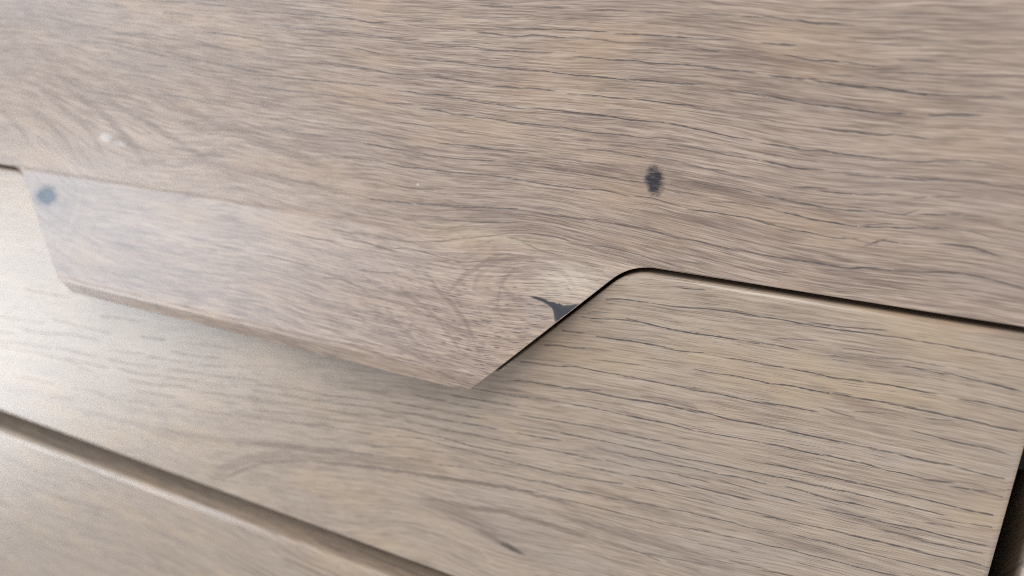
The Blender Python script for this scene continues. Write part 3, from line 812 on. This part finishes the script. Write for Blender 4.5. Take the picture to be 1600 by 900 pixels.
PORES_LOWER = '''
1 31.16 -0.53 34.73 -0.18 38.56 0.09 42.95 0.19 47.86 0.14
1 11.67 -6.35 13.86 -6.06 15.67 -5.88
1 16.73 -5.61 19.57 -5.27 23.08 -5.1
0.9 25.83 -4.95 28.56 -4.87 31.9 -4.67 35.15 -4.16 39.66 -4 43.75 -3.81 48.38 -3.8
0.7 8.15 -10.19 12.62 -9.64
1 9.34 -11.18 12.69 -10.83 16.34 -10.3
0.8 17.42 -10.09 20.64 -9.94
1 20.98 -9.65 24.86 -9.73 29.04 -9.99 33.1 -9.99 37.72 -9.83 42.22 -9.6 46.01 -9.51 49.09 -9.27
0.6 44.13 -9.55 49.06 -9.04
1 3.2 -15.21 6.11 -15.12 9.17 -14.89
1 14.45 -14.95 17.39 -14.72 21.71 -14.45 25.61 -14.37 29.1 -14.37
0.9 29.11 -14.48 32.19 -14.44 36.18 -13.93
0.9 -2 -19.97 0.82 -19.77 4.75 -19.09 8.24 -18.85 11.28 -18.32
0.6 12.41 -18.15 15.76 -17.81
0.9 42.09 -13.97 44.64 -13.76 49.66 -13.69
1 -7.19 -25.46 -2.23 -24.88 3.81 -24.21 8.88 -23.33 13.48 -23.19 17.97 -22.94 23.11 -22.9 28.12 -22.75 32.31 -22.62 35.04 -22.45
1 35.75 -22.66 39.1 -22.47 44.38 -22.39 50.76 -22.15
1 -7.05 -30.56 -2.88 -29.87 0.41 -29.62 4.44 -29.23
1 6.84 -29.3 9.97 -28.83 13.83 -28.69 18.38 -28.57 22.81 -28.18 27.13 -27.76 31.39 -27.65 35.92 -27.72
1 36.23 -27.37 39.65 -27.44 43.67 -27.52 47.57 -27.23 51.41 -27.14
0.9 8.01 -28.9 13.79 -28.02
0.9 -6.09 -34.66 -2.74 -34.03
0.9 -0.25 -33.71 4.63 -33.24 9.41 -32.94 11.37 -32.77
1 13.7 -32.66 16.38 -32.5 19.79 -32.43
1 22.4 -32.35 26.79 -32.19 31.09 -32.03 35.33 -32.07
1 36.27 -17.94 39.92 -17.83 43.81 -17.55 47.02 -17.62 50.17 -17.59
0.6 25.61 -26.77 29.85 -26.29 35.48 -26.79
0.9 -3.41 -39.04 0.77 -38.67 5.68 -38.22 10.47 -37.77 14.77 -37.32
0.7 14.78 -37.57 17.47 -37.33
0.7 -6.74 -42.19 -1.62 -41.77 5.81 -40.95
0.7 12.97 -9.27 15.16 -9.04
0.5 15.56 -20.37 19.96 -19.88 23.56 -19.53
1 47.86 0.14 51.43 0.4 55.56 0.24 59.54 0.43 62.92 0.43 66.19 0.64 69.45 0.57
0.7 69.19 0.52 72.64 0.56 75.73 0.79
1 48.37 -3.73 51.98 -3.66 56.13 -3.74 60.17 -3.69 64.65 -3.44 68.22 -3.36
0.9 57.49 -3.07 60.06 -2.96
0.9 61.47 -2.87 64.52 -2.65 68.31 -2.27
0.9 69.04 -3.35 72.75 -3.06 75.92 -3.12 79.53 -3.11 83.58 -3.12 87.52 -3.13 91.4 -3.25
0.9 49.09 -9.27 51.53 -9.2 53.64 -9.19
0.7 63.83 -7.13 66.88 -6.9
0.8 61.56 -9.07 63.82 -8.9
0.7 66.79 -8.08 68.71 -7.98
0.6 69.77 -7.75 73.22 -7.31
1 73.99 -8.6 76.37 -8.54 79.78 -8.56
1 81.29 -8.37 84.66 -8.7 87.69 -8.84
1 87.69 -8.84 90.92 -9
1 49.68 -13.79 51.51 -13.62
1 55.14 -13.49 58.72 -13.46 62.24 -13.5 66.49 -13.18
1 68.99 -12.99 71.72 -12.77 74.98 -12.75 78.46 -12.79
1 50.17 -17.59 52.01 -17.4
1 52 -17.33 55.66 -17.16 59.26 -17.16 63.34 -16.86
1 63.35 -16.96 66.8 -16.86 71.8 -16.46
0.9 73.47 -16.55 75.63 -16.4
1 75.92 -16.53 79.9 -16.31
1 79.98 -16.72 83.64 -16.66 87.24 -16.7 90.3 -16.86 93.26 -16.8
0.9 84.44 -12.78 86.95 -12.63 89.98 -12.83 93.44 -12.99
1 50.73 -21.9 54.44 -21.68 59.01 -21.59
0.7 62.14 -20.56 65.72 -20.97
0.6 67.8 -19.55 71.1 -18.94
0.7 79.93 -17.91 82.01 -17.7
1 51.42 -27.24 53.93 -27.08 56.41 -27
0.6 51.9 -7.51 56.59 -6.93
0.6 74.56 -7.33 78.75 -7.19
0.9 -4.52 -44.31 0.14 -43.81 5.1 -43.21
0.8 -6.6 -47.38 -1.44 -46.89 2.76 -46.48 7.7 -46.1
0.9 7.7 -46.1 10.94 -45.94 15.3 -45.61
0.9 7.03 -40.95 10.65 -40.81 13.81 -40.64
1 14.19 -40.54 18.45 -40.3 22.99 -40.01
1 19.01 -37.33 23.52 -37.11 28.64 -36.7
0.8 31.9 -36.79 35.09 -36.68
1 23 -40.13 27.45 -39.81 31.1 -39.85 35.37 -39.53 39.54 -39.1 44.3 -38.76 48.3 -38.54 52.85 -38.24
1 38.78 -31.98 43.47 -31.58 48.06 -31.26 51.91 -31.01
0.7 15.89 -42.59 18.62 -42.65 21.66 -42.39
0.8 22.81 -42.48 26.9 -42.03 31.63 -41.61
1 18.4 -45.12 22.62 -44.96
0.9 11.48 -48.38 15.85 -48.02 20.52 -47.6
0.8 28.58 -44.43 33.65 -43.88
0.9 24.68 -47.04 28.79 -46.75 31.36 -46.58
1 32.44 -46.45 36.05 -46.36
0.9 34.15 -41.6 38.36 -41.22 41.83 -41.1
0.9 42.53 -41.17 46.56 -40.73 51.51 -40.5
0.8 35.81 -43.96 40.04 -43.79
0.7 44.39 -42.52 48.81 -42.73 53.45 -42.84
0.9 38.49 -45.79 43.02 -45.58 47.12 -45.48 49.46 -45.33
0.9 -6.45 -52.84 -2.11 -52.45 1.75 -52.42 6.36 -52.22
0.9 6.35 -52.14 10.45 -51.76 15.26 -51.16 20.72 -50.41
0.9 26.06 -50.02 28.29 -49.65 30.88 -49.46
0.8 31.98 -49.32 37.03 -48.95 41.26 -48.62
0.9 40.56 -48.64 44.73 -48.5 48.8 -48.18 54.1 -47.82
0.9 -6.35 -56.84 -1.97 -56.5 3.16 -55.82 8.2 -55.81 13.11 -55.45
0.9 13.5 -55.15 17.9 -54.93 21.81 -54.67
0.9 23.34 -54.26 28.63 -53.61
0.9 29.02 -53.7 33.8 -53.05 37.4 -52.61
0.8 38.12 -52.58 41.67 -52.44
0.9 43.07 -52.38 46.88 -52.12
0.8 47.22 -52.13 51.3 -52.04 54.59 -51.63
0.8 -6.24 -60.63 -0.13 -59.37
0.8 2.47 -59.78 7.54 -59.19 12.48 -58.7 17.33 -58.36 22.07 -58.2
0.8 22.85 -58.16 28.22 -57.66 32.73 -57.55 36.39 -57.14
0.8 37.1 -56.9 40.67 -56.38 43.84 -56.12
0.9 45.24 -56.05 49.7 -55.6 55.06 -55.17
0.6 10.3 -64 17.68 -63.66
0.7 21.14 -67.09 26.68 -67.13 31.4 -67.87
0.8 27.47 -67.16 32.04 -66.51 37.23 -65.6 42.31 -65.02
0.6 35.15 -67.37 40.34 -67.18
0.7 42.85 -63.37 47.75 -62.61
0.7 49.07 -61.9 54.5 -61.34
0.5 37.65 -62.44 40.89 -61.91
0.6 41.75 -59.86 48.06 -59.28
0.5 16.27 -67 22.73 -67.06
1 56.12 -27.15 59.48 -26.96 62.49 -26.85 65.45 -26.75
0.9 66.94 -26.87 70.68 -26.7
0.7 72.13 -26.82 75.19 -26.54
1 76.9 -26.75 80.18 -26.7 83.65 -26.5
1 51.93 -31.12 55.69 -30.8 59.43 -30.85 63.06 -30.65
1 63.65 -30.55 67.22 -30.53 70.42 -30.38
1 70.42 -30.38 73.61 -30.58 77.55 -30.46 80.89 -30.61
0.9 81.7 -30.54 84.34 -30.14
0.9 78.09 -21.12 81.34 -21.25 84.55 -21.44 88.42 -21.36
0.8 88.94 -21.41 91.51 -21.57
0.9 86.58 -26.59 89.2 -26.66 92.03 -26.65 94.27 -26.47
0.8 86.31 -30.69 89.91 -30.24
0.9 89.94 -30.41 93.84 -30.55
1 53.16 -35.6 56.94 -35.35 61.31 -35.35 64.95 -35.17 68.53 -35.07
1 68.54 -35.18 72.61 -34.9 76.63 -34.95 79.99 -34.85 83.86 -34.86 87.64 -34.87
0.9 88.71 -34.87 91.31 -34.71 93.88 -34.55
1 52.87 -38.39 56.67 -38 61.06 -37.9 65.33 -37.69 68.9 -37.42
1 69.5 -37.49 73.58 -37.29 78.17 -37.27 81.54 -37.26 84.04 -37.33
1 53.46 -42.92 56.04 -42.79 58.92 -42.72
0.8 57.88 -39.86 61.35 -39.91
1 62.6 -39.97 66.3 -40.04 70.45 -39.71 72.8 -39.61
1 65.19 -42.83 69.71 -42.54 73.82 -42.22
1 73.83 -42.29 77.85 -42.04 81.78 -41.72 85.68 -41.73 88.94 -41.67 92.12 -41.45
0.9 91.33 -37.45 94.38 -37.04
0.8 83.9 -39.58 86.32 -39.3
0.9 54.15 -48.2 56.73 -47.93
0.9 57.07 -48.02 61.82 -47.58 66.17 -47.33 70.43 -47.13
1 70.43 -47.13 74.58 -46.82 79.23 -46.68 83.21 -46.56
1 83.24 -46.74 87.09 -46.34 90.31 -46 94.04 -45.82
0.8 76.46 -44.04 79.88 -43.78 83.29 -43.88
0.8 83.88 -44.05 87.14 -43.69
0.8 88.26 -43.77 93.02 -43.32
0.8 60.35 -50.7 63.52 -50.57 67.23 -50.24
0.9 67.26 -50.43 71.53 -50.26 75.71 -50.1
0.9 76.3 -50.08 80.95 -49.9 84.92 -49.74 89.85 -49.3
1 55.07 -55.25 59.6 -54.63 63.46 -54.56 67.84 -54.23 72.75 -54.06
1 72.77 -54.18 76.94 -53.89 79.84 -53.56
0.7 62.56 -57.23 66.69 -57.02
0.8 55.9 -61.65 59.83 -61.07
0.7 -87.97 -51.15 -79.49 -49.87 -71.33 -48.89
0.6 -89.44 -53.42 -83.33 -52.75 -77.35 -51.98
0.8 -69.06 -48.83 -63.46 -48.34 -56.87 -47.29
0.8 -54.74 -47.24 -48.39 -46.13
0.6 -61.05 -45.02 -52.46 -44.04 -44.15 -42.63
0.8 -74.43 -51.66 -69.24 -51.12 -63.03 -50.06
0.9 -60.3 -50.2 -54.85 -49.31 -48.49 -48.46 -41.31 -47.89
0.7 -89.82 -56.8 -79.99 -54.99 -70.59 -53.72
0.8 -67.74 -53.6 -61.56 -52.8 -57.17 -52.25
0.7 -55.01 -52.18 -48.59 -50.6 -41.37 -49.81
1 -40.21 -45.11 -35.25 -44.59 -30.88 -44.26
0.9 -33.73 -41.3 -26.57 -40.65
0.9 -29.92 -43.87 -23.78 -43.56 -20.08 -43.28
1 -19.16 -43.26 -15.09 -42.73
0.9 -38.28 -47.34 -33.34 -46.75 -28.51 -46.27
1 -28.04 -46.28 -22.85 -45.82
0.9 -22.38 -38.49 -15.6 -37.9 -6.87 -37.21
0.9 -23.31 -40.96 -16.47 -40.33
0.9 -16.52 -35.07 -6.95 -34.44
1 -19.61 -45.55 -15.52 -45.08 -11.94 -44.83
0.7 -37.85 -49.68 -31.44 -49.38 -25.68 -48.89
0.8 -25.68 -49.12 -19.14 -48.34 -15.48 -48.06
0.8 -15.48 -48.15 -6.6 -47.38
1 -43.51 -52.78 -37.41 -52.08 -31.48 -51.88 -24.74 -51.42 -19.12 -51.46 -12.73 -50.93 -6.52 -50.23
1 -39.49 -54.58 -32.49 -53.59 -26.66 -53.51 -20.04 -53.21 -13.6 -53.02 -6.46 -52.75
0.7 -90.19 -60.05 -82.72 -58.49 -75.5 -57.28
0.7 -73.75 -57.18 -65.12 -56.08 -58.4 -54.81
0.7 -57.33 -55.02 -49.78 -53.84 -43.51 -52.92
0.8 -90.5 -62.79 -81.78 -61.17 -74.59 -60.14 -65.29 -58.51 -57.48 -57.55 -49.92 -56.72
0.7 -91.51 -71.73 -82.62 -69.59 -74.66 -67.75 -65.84 -66.17 -57.9 -64.77 -50.22 -63.4 -41.75 -61.73 -36.61 -60.42
0.6 -66.74 -62.9 -61.04 -61.82
0.6 -55.5 -61.03 -47.94 -59.74
0.7 -47.95 -60.14 -39.58 -57.86 -32.05 -56.67 -27.65 -56.02
0.7 -39.68 -61.22 -34.6 -60.22 -30.62 -59.77
0.8 -26.71 -59.57 -20.96 -58.57
0.7 -14.48 -55.22 -6.41 -54.43
0.8 -18.15 -58.2 -6.35 -56.71
0.6 -92.25 -78.31 -87.03 -76.65
0.7 -88.3 -76.86 -79.4 -74.06 -70.86 -71.54 -62.67 -69.53
0.8 -62.67 -69.53 -54.79 -68.22 -47.16 -66.44 -39.8 -65.23 -32.16 -63.9
0.8 -32.67 -64.05 -26.73 -63.12 -20.95 -62.3 -13.48 -60.93 -6.25 -60.39
0.7 -40.55 -39.99 -34.17 -39.13
0.5 -190.2 -39.95 -178.4 -39.28 -168.62 -38.64
0.5 -208.17 -53.22 -197.28 -52.42 -184.94 -51.17
0.6 -177.61 -48.56 -167.86 -48.24 -156.92 -48.13 -150.83 -48.01
0.5 -152.63 -42.55 -143.49 -41.32 -136.21 -40.86
0.5 -210.16 -59.57 -202.66 -58.65
0.7 -194.79 -55.83 -182.5 -54.51 -170.47 -52.33 -157.73 -51.69
0.5 -211.41 -63.56 -200.04 -61.78 -184.03 -60.19
0.7 -178.71 -59.05 -170.38 -58.43 -159.18 -58.02
0.6 -212.04 -65.58 -199.02 -64.34 -183.18 -63.32 -171.54 -63.12 -163.79 -64.32
0.6 -174.53 -62 -164.73 -61.59 -155.18 -60.88
0.7 -150.59 -53.85 -142.98 -53.04 -136.98 -52.11
0.7 -132.72 -52.28 -126.95 -51.44
0.8 -152.16 -57.61 -142.27 -56.81 -131.86 -55.28
0.8 -147.37 -59.96 -139.9 -59.65
0.6 -138.42 -59.59 -128.77 -57.79
0.8 -121.56 -48.09 -111.4 -47.19 -104.12 -46.11
0.7 -122.79 -51.32 -115.85 -50.3
0.8 -110.51 -50 -101.26 -48.42
0.8 -124.03 -54.59 -114.99 -53.32 -106.96 -52.52 -97.84 -51.17
0.8 -95.3 -50.83 -89.68 -50.18
0.8 -125.97 -57.79 -114.09 -56.19
0.7 -143.5 -62.95 -133.09 -62 -124.29 -60.16 -115.91 -59.24
0.7 -112.6 -59.52 -102.52 -57.85 -89.76 -56.26
0.7 -108.73 -55.77 -98.2 -53.98
0.6 -173.2 -73.17 -162.39 -72.04 -152.98 -72.1 -141.99 -70.34 -134.47 -69.48
0.7 -125.53 -67.49 -114.29 -66.29 -103.42 -64.57 -92.97 -62.64
0.5 -201.4 -75.54 -186.06 -74.11
0.5 -139.7 -66.17 -124.98 -64.24
0.6 -134.37 -45.98 -126.52 -45.15
0.6 -118.25 -44.46 -106.84 -42.72 -100.39 -41.95
0.5 -186.65 -79.59 -176.91 -78.1
'''

# broad brown figure: strength, half width, then u v pairs
FIGURE_UPPER = '''
0.5 1.5 -172.21 22.28 -162.94 18.22 -155.79 12.18 -151.71 5.51
0.5 1.5 -164.82 27.42 -154.59 22.55 -144.81 16.86 -139.76 8.98
0.45 1.7 -153.18 28.1 -140.55 23.52 -131.16 17.97 -122.61 8.85
0.4 1.5 -185.12 20.44 -177.35 15.17 -170.48 6.95
0.5 1.2 -139.71 27.14 -122.6 22.17 -104.33 15.04 -86.8 9.1
0.35 1.5 -125.82 31.42 -102.73 25.32 -77.09 18.37 -57.1 14.72
0.7 1 3.46 22.33 10.6 22.12 20.2 21.42
0.6 1.2 26.16 20.78 35.67 20.21 47.74 18.93
0.4 1.4 20.78 14.25 36.4 13.67 53.17 12.86
0.4 1.3 6.04 27.88 19.68 27.78 34.95 26.7
0.55 0.8 -22.66 -12.82 -19.66 -7.49 -12.77 -1.31 -7.63 0.94
0.6 0.9 -10.1 -5.91 -6.45 -7.93 -1.47 -9.09
0.5 0.7 -5.31 -9.48 -3.37 -9.71 -0.6 -9.51
0.45 1.1 -38.09 -15.24 -27.04 -16.35 -16.17 -18.81 -9.08 -21.09
0.4 1.2 -43.33 -24.05 -28.45 -24.98 -14.37 -26.57
0.4 1.4 7.68 1.27 16.52 0.58
0.5 1 -34.96 9.43 -21.13 10.08 -8.16 10.54
0.45 1.2 46.66 9.37 58.39 8.04 69.45 6.8
0.4 1.5 36.92 40.44 53.91 37.56 69.34 35.96
0.35 1.6 18.04 47.69 36.32 45.5 53.01 43.5
0.4 1 -104.73 12.41 -77.85 10.92 -53.55 9.56
0.55 0.7 -37.45 -10.44 -29.44 -13.72 -21.36 -18.31 -15.2 -23.06
0.5 0.7 -28.31 -7.39 -21.09 -12.25 -14.53 -17.31 -9.84 -23.43
0.45 0.8 -45.25 -16.5 -33.12 -20.54 -21.31 -25.8
0.32 0.9 -14.8 -11.89 -14.61 -5.46 -8.89 -0.57 -1.48 1.58 6.18 1.32 11.74 -0.61
0.3 0.8 -8.62 -10.35 -8.54 -5.65 -5.3 -2.34 0.53 -0.56 6.09 -1.81 9.4 -4.78
0.45 0.4 -4.68 -12.25 0.27 -13.5 5.11 -14.71
0.5 0.5 -27.92 -27.15 -19.09 -29.14 -14.15 -30.49
'''
FIGURE_LOWER = '''
0.9 0.6 -108.18 -89.94 -103.02 -85.54 -95.08 -80.62 -87.03 -76.65 -74.47 -72.5 -62.69 -69.85 -45.04 -66.41 -32.67 -64.45 -20.95 -62.4 -6.24 -60.63 10.89 -59.68
0.4 2 -112.42 -90.78 -103.2 -82.83 -86.79 -74.38 -67.17 -68.65 -44.96 -64.17 -24.78 -60.68
0.55 1.3 -139.19 -79.04 -118.56 -76.21 -96.67 -72.36 -74.1 -68.12 -53.48 -63.84
0.4 1.5 -174.41 -81.52 -148.38 -79.6 -124.84 -80.28
0.75 1.1 -33.83 -72.62 -20.94 -70 -6.05 -67.95 4.54 -67.76 13.83 -67.49
0.8 1.2 -33.84 -73.03 -24.83 -74.09 -17.07 -75.25 -9.49 -77.36 -3.95 -78.13
0.45 2 -32.82 -73.1 -20.93 -73.17 -9.56 -74.21
0.45 1.6 -113.86 -100.89 -86.67 -97.73 -64.55 -98.05 -48.53 -100.06
0.5 1.8 4.36 -63.7 20.88 -63.54 36.27 -63.39 49.29 -63.76
0.45 1.5 10.6 -54.38 26.43 -54.55 41.2 -54.71
0.45 1.3 58.63 -8.86 69.99 -9.02 80.67 -9.16
0.5 1.2 24.18 -27.12 32.69 -26.54 36.88 -27.01
0.5 1.4 64.74 -41.9 75.67 -42.79 82.64 -43.37
0.4 1.2 -13.89 -33.13 -3.6 -33.19 6.28 -34.07
0.5 1.3 57.31 -16.06 66.96 -17.86 75.96 -18.28
0.4 1.4 52.05 -52.6 65.12 -52.81 77.39 -53.01
0.35 1.8 -65.32 -43.52 -44.14 -42.25 -24.69 -39.29
'''

# ------------------------------------------------------------------ the chest of drawers
chest = bpy.data.objects.new('chest_of_drawers', None)
col.objects.link(chest)
chest['label'] = 'close-up of an oak-effect wooden chest of drawers with flush drawer fronts and angled pull tab'
chest['category'] = 'chest of drawers'

XL, XR = -255.0, 95.0
ZB1, ZTOP1 = 2.6, 99.0
TXL, TXR = -180.6, 19.7                 # where the tab's 45 degree sides meet the front's lower edge
H = ZB1 - ZEND
up_outline = fillet([(XL, ZB1, 0), (TXL, ZB1, 8), (TXL + H, ZEND, 3), (TXR - H, ZEND, 3.2), (TXR, ZB1, 12),
                     (XR, ZB1, 0), (XR, ZTOP1, 0), (XL, ZTOP1, 0)])
cuts = [ZF - 0.02] + [ZF - i * 0.22 for i in range(1, 11)] + [ZEND + 6.0 - i * 0.22 for i in range(0, 27)]
ubm = slab(up_outline, lambda p, n: 0.22 if p.y < 2.5 else 0.4, 16.0, cuts, (-210, 95, -28, 62))
ZSPLIT = min(cuts[:11], key=lambda c: abs(c - 2.3))
# the hollowed back of the tab keeps clear of the drawer below
for vt in ubm.verts:
    if vt.co.y > 15.9 and vt.co.z < ZSPLIT - 0.05:
        vt.co.z = ZSPLIT - 0.1 + (vt.co.z - ZSPLIT) * 0.72
        cx = (TXL + TXR) / 2
        vt.co.x = cx + (vt.co.x - cx) * 0.985


def place_upper(u, v):
    if v >= ZF:
        y, th, z = 0.0, 0.0, v
    else:
        i = int((ZF - v) / DS)
        if i >= len(prof):
            return None
        z, y, th = prof[i][0], prof[i][1], prof[i][2]
    if z < ZEND + 0.8 or u > XR - 0.6 or u < XL + 0.6:
        return None
    if z < ZB1 + 0.5:
        d = ZB1 - z
        if u < TXL + d + 1.0 or u > TXR - d - 0.25 or (z > -2.0 and u > TXR - d - 2.2):
            return None
    nv = Vector((0, -math.cos(th), math.sin(th)))
    return Vector((u, y, z)) + nv * 0.012, nv


# rims of the black hooked blot on the tab
HOOK = [(-1.63, -7.67, -1.61, -7.79), (-0.09, -7.62, 0.02, -8.1), (1.3, -7.67, 1.6, -8.33), (2.3, -7.8, 2.45, -8.5),
        (3.23, -8.12, 3.23, -8.82), (4.59, -8.09, 4.26, -9.35), (5.3, -8.3, 4.6, -9.7), (5.79, -8.09, 4.87, -10.09),
        (6.91, -8.45, 5.31, -11.15), (7.6, -8.2, 5.6, -11.8), (8.19, -8.16, 5.77, -12.18), (8.9, -7.9, 6.3, -11.8),
        (9.5, -7.7, 6.5, -11.6), (10.3, -7.6, 7.2, -11.6)]


def rows_of(text):
    return [[float(x) for x in ln.split()] for ln in text.strip().splitlines()]


upper = finish('drawer_front', ubm, M_UP, chest, bend_tab, 16.0, lambda z: z > ZSPLIT,
               'upper drawer front with a dark knot above the tab', WARP_UPPER, ((rows_of(PORES_UPPER), [HOOK], rows_of(FIGURE_UPPER)), place_upper))
finish('pull_tab', ubm, M_UP, upper, bend_tab, 16.0, lambda z: z <= ZSPLIT,
       'outward angled trapezoid pull tab with a black hooked knot at its edge', WARP_UPPER, ((rows_of(PORES_UPPER), [HOOK], rows_of(FIGURE_UPPER)), place_upper))

G = 0.72
ZT2, ZN, ZB2 = ZB1 - 1.4, -28.9, -94.0
k = G * math.sqrt(2)
nxr = lambda z: TXR + k - (ZB1 - z)
nxl = lambda z: TXL - k + (ZB1 - z)


def place_lower(u, v):
    if v > ZT2 - 1.15 or v < ZB2 + 1.15 or u > XR - 1.15 or u < XL + 1.15:
        return None
    if v > ZN - 1.15 and nxl(v) - 1.7 < u < nxr(v) + 1.7:
        return None
    nv = Vector((0, -1, 0))
    return Vector((u, -0.012, v)), nv


lo_outline = fillet([(XL, ZB2, 0), (XR, ZB2, 0), (XR, ZT2, 0), (nxr(ZT2), ZT2, 11.5), (nxr(ZN), ZN, 2), (nxl(ZN), ZN, 2), (nxl(ZT2), ZT2, 8), (XL, ZT2, 0)])
finish('drawer_front', slab(lo_outline, lambda p, n: 1.25 if (p.y > 0 and n.y > 0.9) else (0.45 if p.y > -40 and n.y > 0.3 else 0.8), 16.0, grid=(-250, 94, -93, 0)), M_LO, chest, T=16.0,
       label='middle drawer front notched round the tab above', wp=WARP_LOWER, pores=((rows_of(PORES_LOWER), [], rows_of(FIGURE_LOWER)), place_lower))
ZT3, ZB3 = -103.2, -198.0
bo_outline = [Vector(p) for p in ((XL, ZB3), (XR, ZB3), (XR, ZT3), (XL, ZT3))]
finish('drawer_front', slab(bo_outline, 2.1, 16.0, grid=(-250, 0, -190, -105)), M_BO, chest, T=16.0,
       label='lowest drawer front below the wide groove')

# carcass round the drawers
def panel(name, x0, x1, z0, z1, y0, depth, mat, r=0.8, label=None):
    pts = [Vector(p) for p in ((x0, z0), (x1, z0), (x1, z1), (x0, z1))]
    bm = slab(pts, r, depth)
    for vt in bm.verts:
        vt.co.y += y0
    return finish(name, bm, mat, chest, T=depth, label=label)

SG = 4.9
panel('side_panel', XR + SG, XR + SG + 18, -ZO, 118, 0.0, 380, M_CA, 1.6, 'pale side panel edge beyond the black gap')
panel('side_panel', XL - SG - 18, XL - SG, -ZO, 118, 0.0, 380, M_CA, 1.6)
panel('top_panel', XL - SG + 0.1, XR + SG - 0.1, 101.5, 118, 0.5, 378, M_CA)
panel('base_panel', XL - SG + 0.1, XR + SG - 0.1, -ZO, -202, 6.0, 370, M_CA)
panel('back_panel', XL - SG + 0.1, XR + SG - 0.1, -201.8, 101.3, 372, 6, M_BOARD, 0.5)
panel('drawer_runner', XR + 0.9, XR + SG - 0.05, -31.0, -8, 13.0, 330, M_PLASTIC, 0.7, 'dark plastic drawer runner inside the side gap')
for zc in (60, -45, -150):            # drawer boxes behind the fronts
    panel('drawer_box', XL + 12, XR - 12, zc - 38, zc + 22, 16.2, 330, M_BOARD, 0.5)
